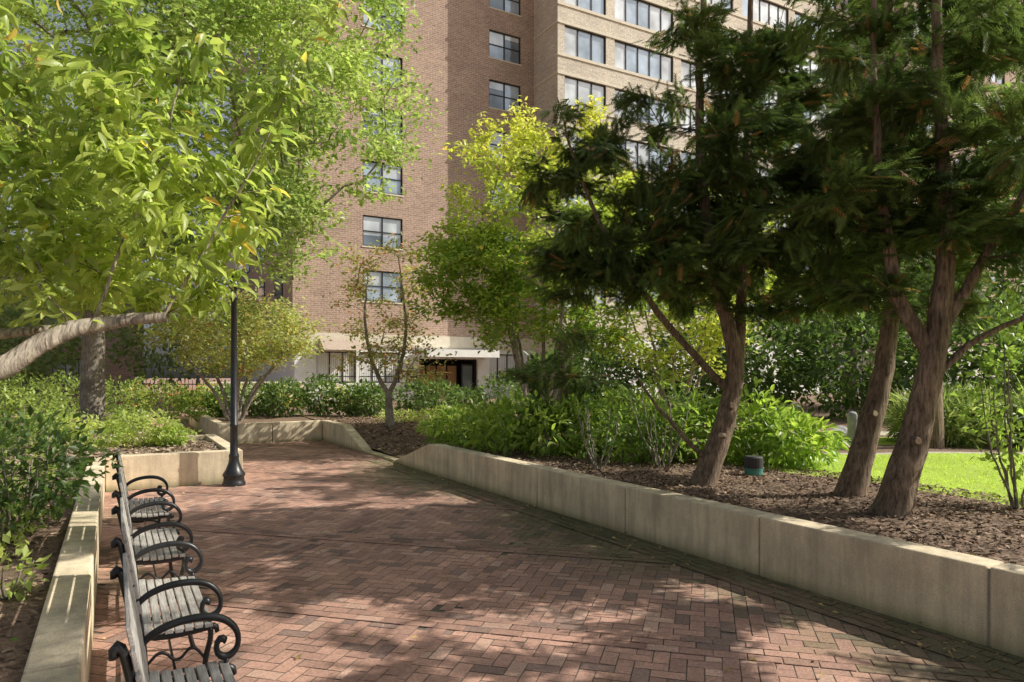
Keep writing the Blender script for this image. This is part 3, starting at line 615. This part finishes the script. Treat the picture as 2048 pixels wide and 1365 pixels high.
for px,Y,h,r,c in ((300,12.5,.6,.5,lt),(200,12.0,.5,.42,lt),(345,12.6,.35,.35,lt),(60,12.5,1.2,.85,md),(20,11,1.2,.85,md),(110,12,.7,.5,lt),(250,13.6,.6,.45,md)):
    sh('azalea_shrub',px,Y,h,r,800,.085,*c)
for px,Y,h,r in ((400,21,1.0,.7),(330,21,1.2,.8),(250,22,1.3,.8),(150,23,1.5,1.0),(60,21,1.5,1.0),(-20,20,1.3,1.0)):
    sh('azalea_shrub',px,Y,h,r,900,.12,*md,z0=.3)
shrub('andromeda_shrub',(-3.85,5.4,.98),(.62,.7,.40),1700,.08,(.05,.10,.025),(.17,.26,.07),16,base=.44)
shrub('andromeda_shrub',(-4.9,5.6,1.0),(.8,.7,.5),1200,.08,(.05,.10,.025),(.17,.26,.07),10,base=.44)
sh('azalea_shrub',15,3.9,.35,.16,120,.07,*lt); sh('azalea_shrub',30,7.4,.4,.4,350,.08,*md); sh('azalea_shrub',5,5.2,.3,.25,160,.08,*lt)
shrub('ivy_groundcover',(-2.42,2.95,.47),(.16,.3,.05),180,.05,(.12,.2,.04),(.34,.44,.1),0,base=.44)
for px,Y,h,r in ((880,14.5,.35,.5),(940,14.2,.3,.5),(870,18.5,.35,.6),(800,19,.3,.7),(900,19.5,.4,.7)):
    sh('groundcover_plants',px,Y,h,r,500,.09,*lt)
shrub('burning_bush_shrub',(4.78,6.6,1.5),(.45,.45,.95),850,.085,(.12,.21,.04),(.38,.50,.12),10,base=.44)
shrub('burning_bush_shrub',(1.15,9.3,1.0),(.4,.4,.55),300,.075,(.06,.12,.035),(.20,.30,.07),12,base=.44)
shrub('burning_bush_shrub',(2.05,9.5,1.1),(.6,.4,.65),400,.075,(.06,.12,.035),(.22,.33,.08),14,base=.44)
shrub('lilyturf_clump',(8.0,12.9,.85),(1.0,.9,.5),3000,.35,(.11,.18,.05),(.36,.42,.16),0,T=BLADE,base=.44,upn=.1)
shrub('lilyturf_clump',(9.6,12.2,.85),(1.0,.9,.5),3000,.35,(.11,.18,.05),(.36,.42,.16),0,T=BLADE,base=.44,upn=.1)
be=empty('background_evergreens')
for x,y,h,r in ((7.5,21,3.4,1.8),(10,20,3.8,2.0),(12.8,19,3.4,2.0),(15.8,20,4,2.4),(9.5,26,6.0,2.6),(14,27,6,3),(19,25,6,3),(6.3,24,3.2,1.8),(3,25,2.4,1.6),(1.5,27,2.2,1.2)):
    shrub('x',(x,y,.4+h/2),(r,r,h/2),2400,.26,(.05,.10,.03),(.17,.25,.07),6,parent=be,base=.4)
for i,(x,y,h,r) in enumerate(((13,27,11,3.4),(20,27,13,4.0))):
    broadleaf('shade_tree',[([(x,y,.3),(x+.1,y,3),(x,y,h*.75)],[.25,.2,.05])],ell(150,(x,y,h*.62),(r,r,h*.38),.3),60,.28,(.08,.15,.04),(.26,.37,.10),spread=.4,minz=2.0,tipr=.012,step=.6)
dt=empty('distant_trees')
for x in range(-62,-12,5):
    y=44+6*math.sin(x); h=9+3*math.sin(x*1.7)
    shrub('x',(x,y,h*.55),(4,3.5,h*.45),2000,.45,(.13,.21,.07),(.34,.42,.14),3,parent=dt,base=.8)
for x in range(28,70,6):
    shrub('x',(x,30+3*math.sin(x),4),(4.0,4,3.6),1500,.5,(.06,.12,.035),(.18,.27,.08),3,parent=dt,base=.5)
gb=empty('garden_flower_bed')
for i in range(12):
    x=-15+i*.8+rng.random(); shrub('x',(x,27.5+rng.random()*1.5,.85),(.6,.6,.5),400,.14,(.25,.35,.08),(.6,.65,.18),0,parent=gb,base=.3,odd=(.7,.28,.1),po=.15)

# ---------------- small objects in the right bed ----------------
g=MB(); g.lathe((3.02,8.75,.42),[(.11,0),(.11,.1),(.115,.105),(.115,.12)],M_green,20); g.lathe((3.02,8.75,.541),[(.115,0),(.115,.13),(.10,.145),(.02,.15)],M_dark,20); g.build('well_cap')
g=MB(); g.lathe((6.32,13,.40),[(.085,0),(.085,.46),(.09,.47),(.09,.55),(.07,.60),(.03,.62)],M_rock,20); g.build('bollard_light',smooth=True)
bpy.ops.mesh.primitive_ico_sphere_add(subdivisions=3,radius=.2,location=(6.35,13.6,.55)); o=bpy.context.object; o.name='grey_rock'; o.scale=(1.1,.8,.8); o.data.materials.append(M_rock)
for v in o.data.vertices: v.co*=1+.12*math.sin(v.co.x*19+v.co.y*13)+.08*math.cos(v.co.z*23)
# ---------------- litter ----------------
def chips(name,n,v0,v1,u0,u1,zf,size,c1,c2,parent=None,T=CHIP):
    v=v0+(v1-v0)*rng.random(n);u=u0+(u1-u0)*rng.random(n);P=np.stack([v,u,zf(v,u)+.006+.012*rng.random(n)],1)
    D=rng.normal(0,1,(n,3))*np.array([1,1,.25]); Nn=rng.normal(0,.3,(n,3))+np.array([0,0,1.]); r=rng.random((n,1))
    return scatter(name,T,P,D,Nn,size*(.4+.9*rng.random(n)),(np.array(c1)*(1-r)+np.array(c2)*r)*(.6+.8*rng.random((n,1))),M_chip,parent,True)
me_=empty('mulch_chips')
chips('chips',30000,4.95,8.0,-.5,12.5,hgt,.042,(.10,.06,.04),(.42,.30,.20),me_)
chips('chips',9000,4.95,9.5,12.5,20,hgt,.07,(.11,.07,.045),(.44,.32,.22),me_)
chips('chips',13000,-3.5,-.34,.5,11.6,flat,.04,(.10,.06,.04),(.40,.29,.19),me_)
chips('chips',5000,-5,1.55,11.98,15,flat,.07,(.18,.13,.08),(.56,.45,.32),me_)
lf=empty('fallen_leaves')
chips('leaves',420,-.1,4.7,0,18,lambda v,u:np.full_like(v,.014),.05,(.28,.17,.06),(.62,.44,.17),lf,LEAF)
chips('leaves',260,4.2,4.7,0,13,lambda v,u:np.full_like(v,.02),.05,(.22,.15,.06),(.55,.38,.14),lf,LEAF)
chips('leaves',500,5,8,0,12,lambda v,u:hgt(v,u)+.02,.05,(.28,.19,.08),(.6,.46,.2),lf,LEAF)
chips('leaves',2500,-.1,4.7,0,14,lambda v,u:np.full_like(v,.012),.014,(.10,.07,.04),(.45,.34,.2),lf,LEAF)
n=60000; v=7.6+7*rng.random(n); u=-1+11*rng.random(n); X=CA*v-SA*u; Y=SA*v+CA*u; k=(Y<11.1)&(Y>4); v=v[k];u=u[k]; P=np.stack([v,u,hgt(v,u)],1); n=len(P)
scatter('lawn_grass',(BLADE[0]*np.array([1,1.6,1]),BLADE[1]),P,rng.normal(0,.7,(n,3))+np.array([0,0,.8]),rng.normal(0,1,(n,3)),.02+.025*rng.random(n),leafcols(P,(.34,.50,.05),(.52,.66,.12)),M_leaf,None,True)

# ---------------- light, world, camera ----------------
E=math.radians(40); d=Vector((-.995*math.cos(E),-.088*math.cos(E),-math.sin(E)))
sl=bpy.data.lights.new('sun','SUN'); sl.energy=5.0; sl.angle=math.radians(.4); sl.color=(1,.94,.83); so=bpy.data.objects.new('sun',sl); col.objects.link(so); so.rotation_euler=d.to_track_quat('-Z','Y').to_euler()
w=bpy.data.worlds.new('World'); scene.world=w; w.use_nodes=True; nt=w.node_tree; bg=nt.nodes['Background']; sk=nt.nodes.new('ShaderNodeTexSky'); sk.sky_type='NISHITA'; sk.sun_disc=False; sk.sun_elevation=E; sk.sun_rotation=math.radians(85); sk.air_density=1.0; sk.dust_density=4.0
hs=nt.nodes.new('ShaderNodeHueSaturation'); hs.inputs['Saturation'].default_value=.5; nt.links.new(sk.outputs[0],hs.inputs['Color']); nt.links.new(hs.outputs[0],bg.inputs[0]); bg.inputs[1].default_value=.11
cam=bpy.data.cameras.new('camera'); cam.sensor_width=36; cam.lens=1400/2048*36; cam.shift_y=68/2048; cam.clip_end=1500; cam.clip_start=.05
co=bpy.data.objects.new('camera',cam); col.objects.link(co); co.location=(0,0,1.7); co.rotation_euler=(math.pi/2,0,0); scene.camera=co
scene.view_settings.view_transform='Standard'; scene.view_settings.look='None'; scene.view_settings.exposure=0
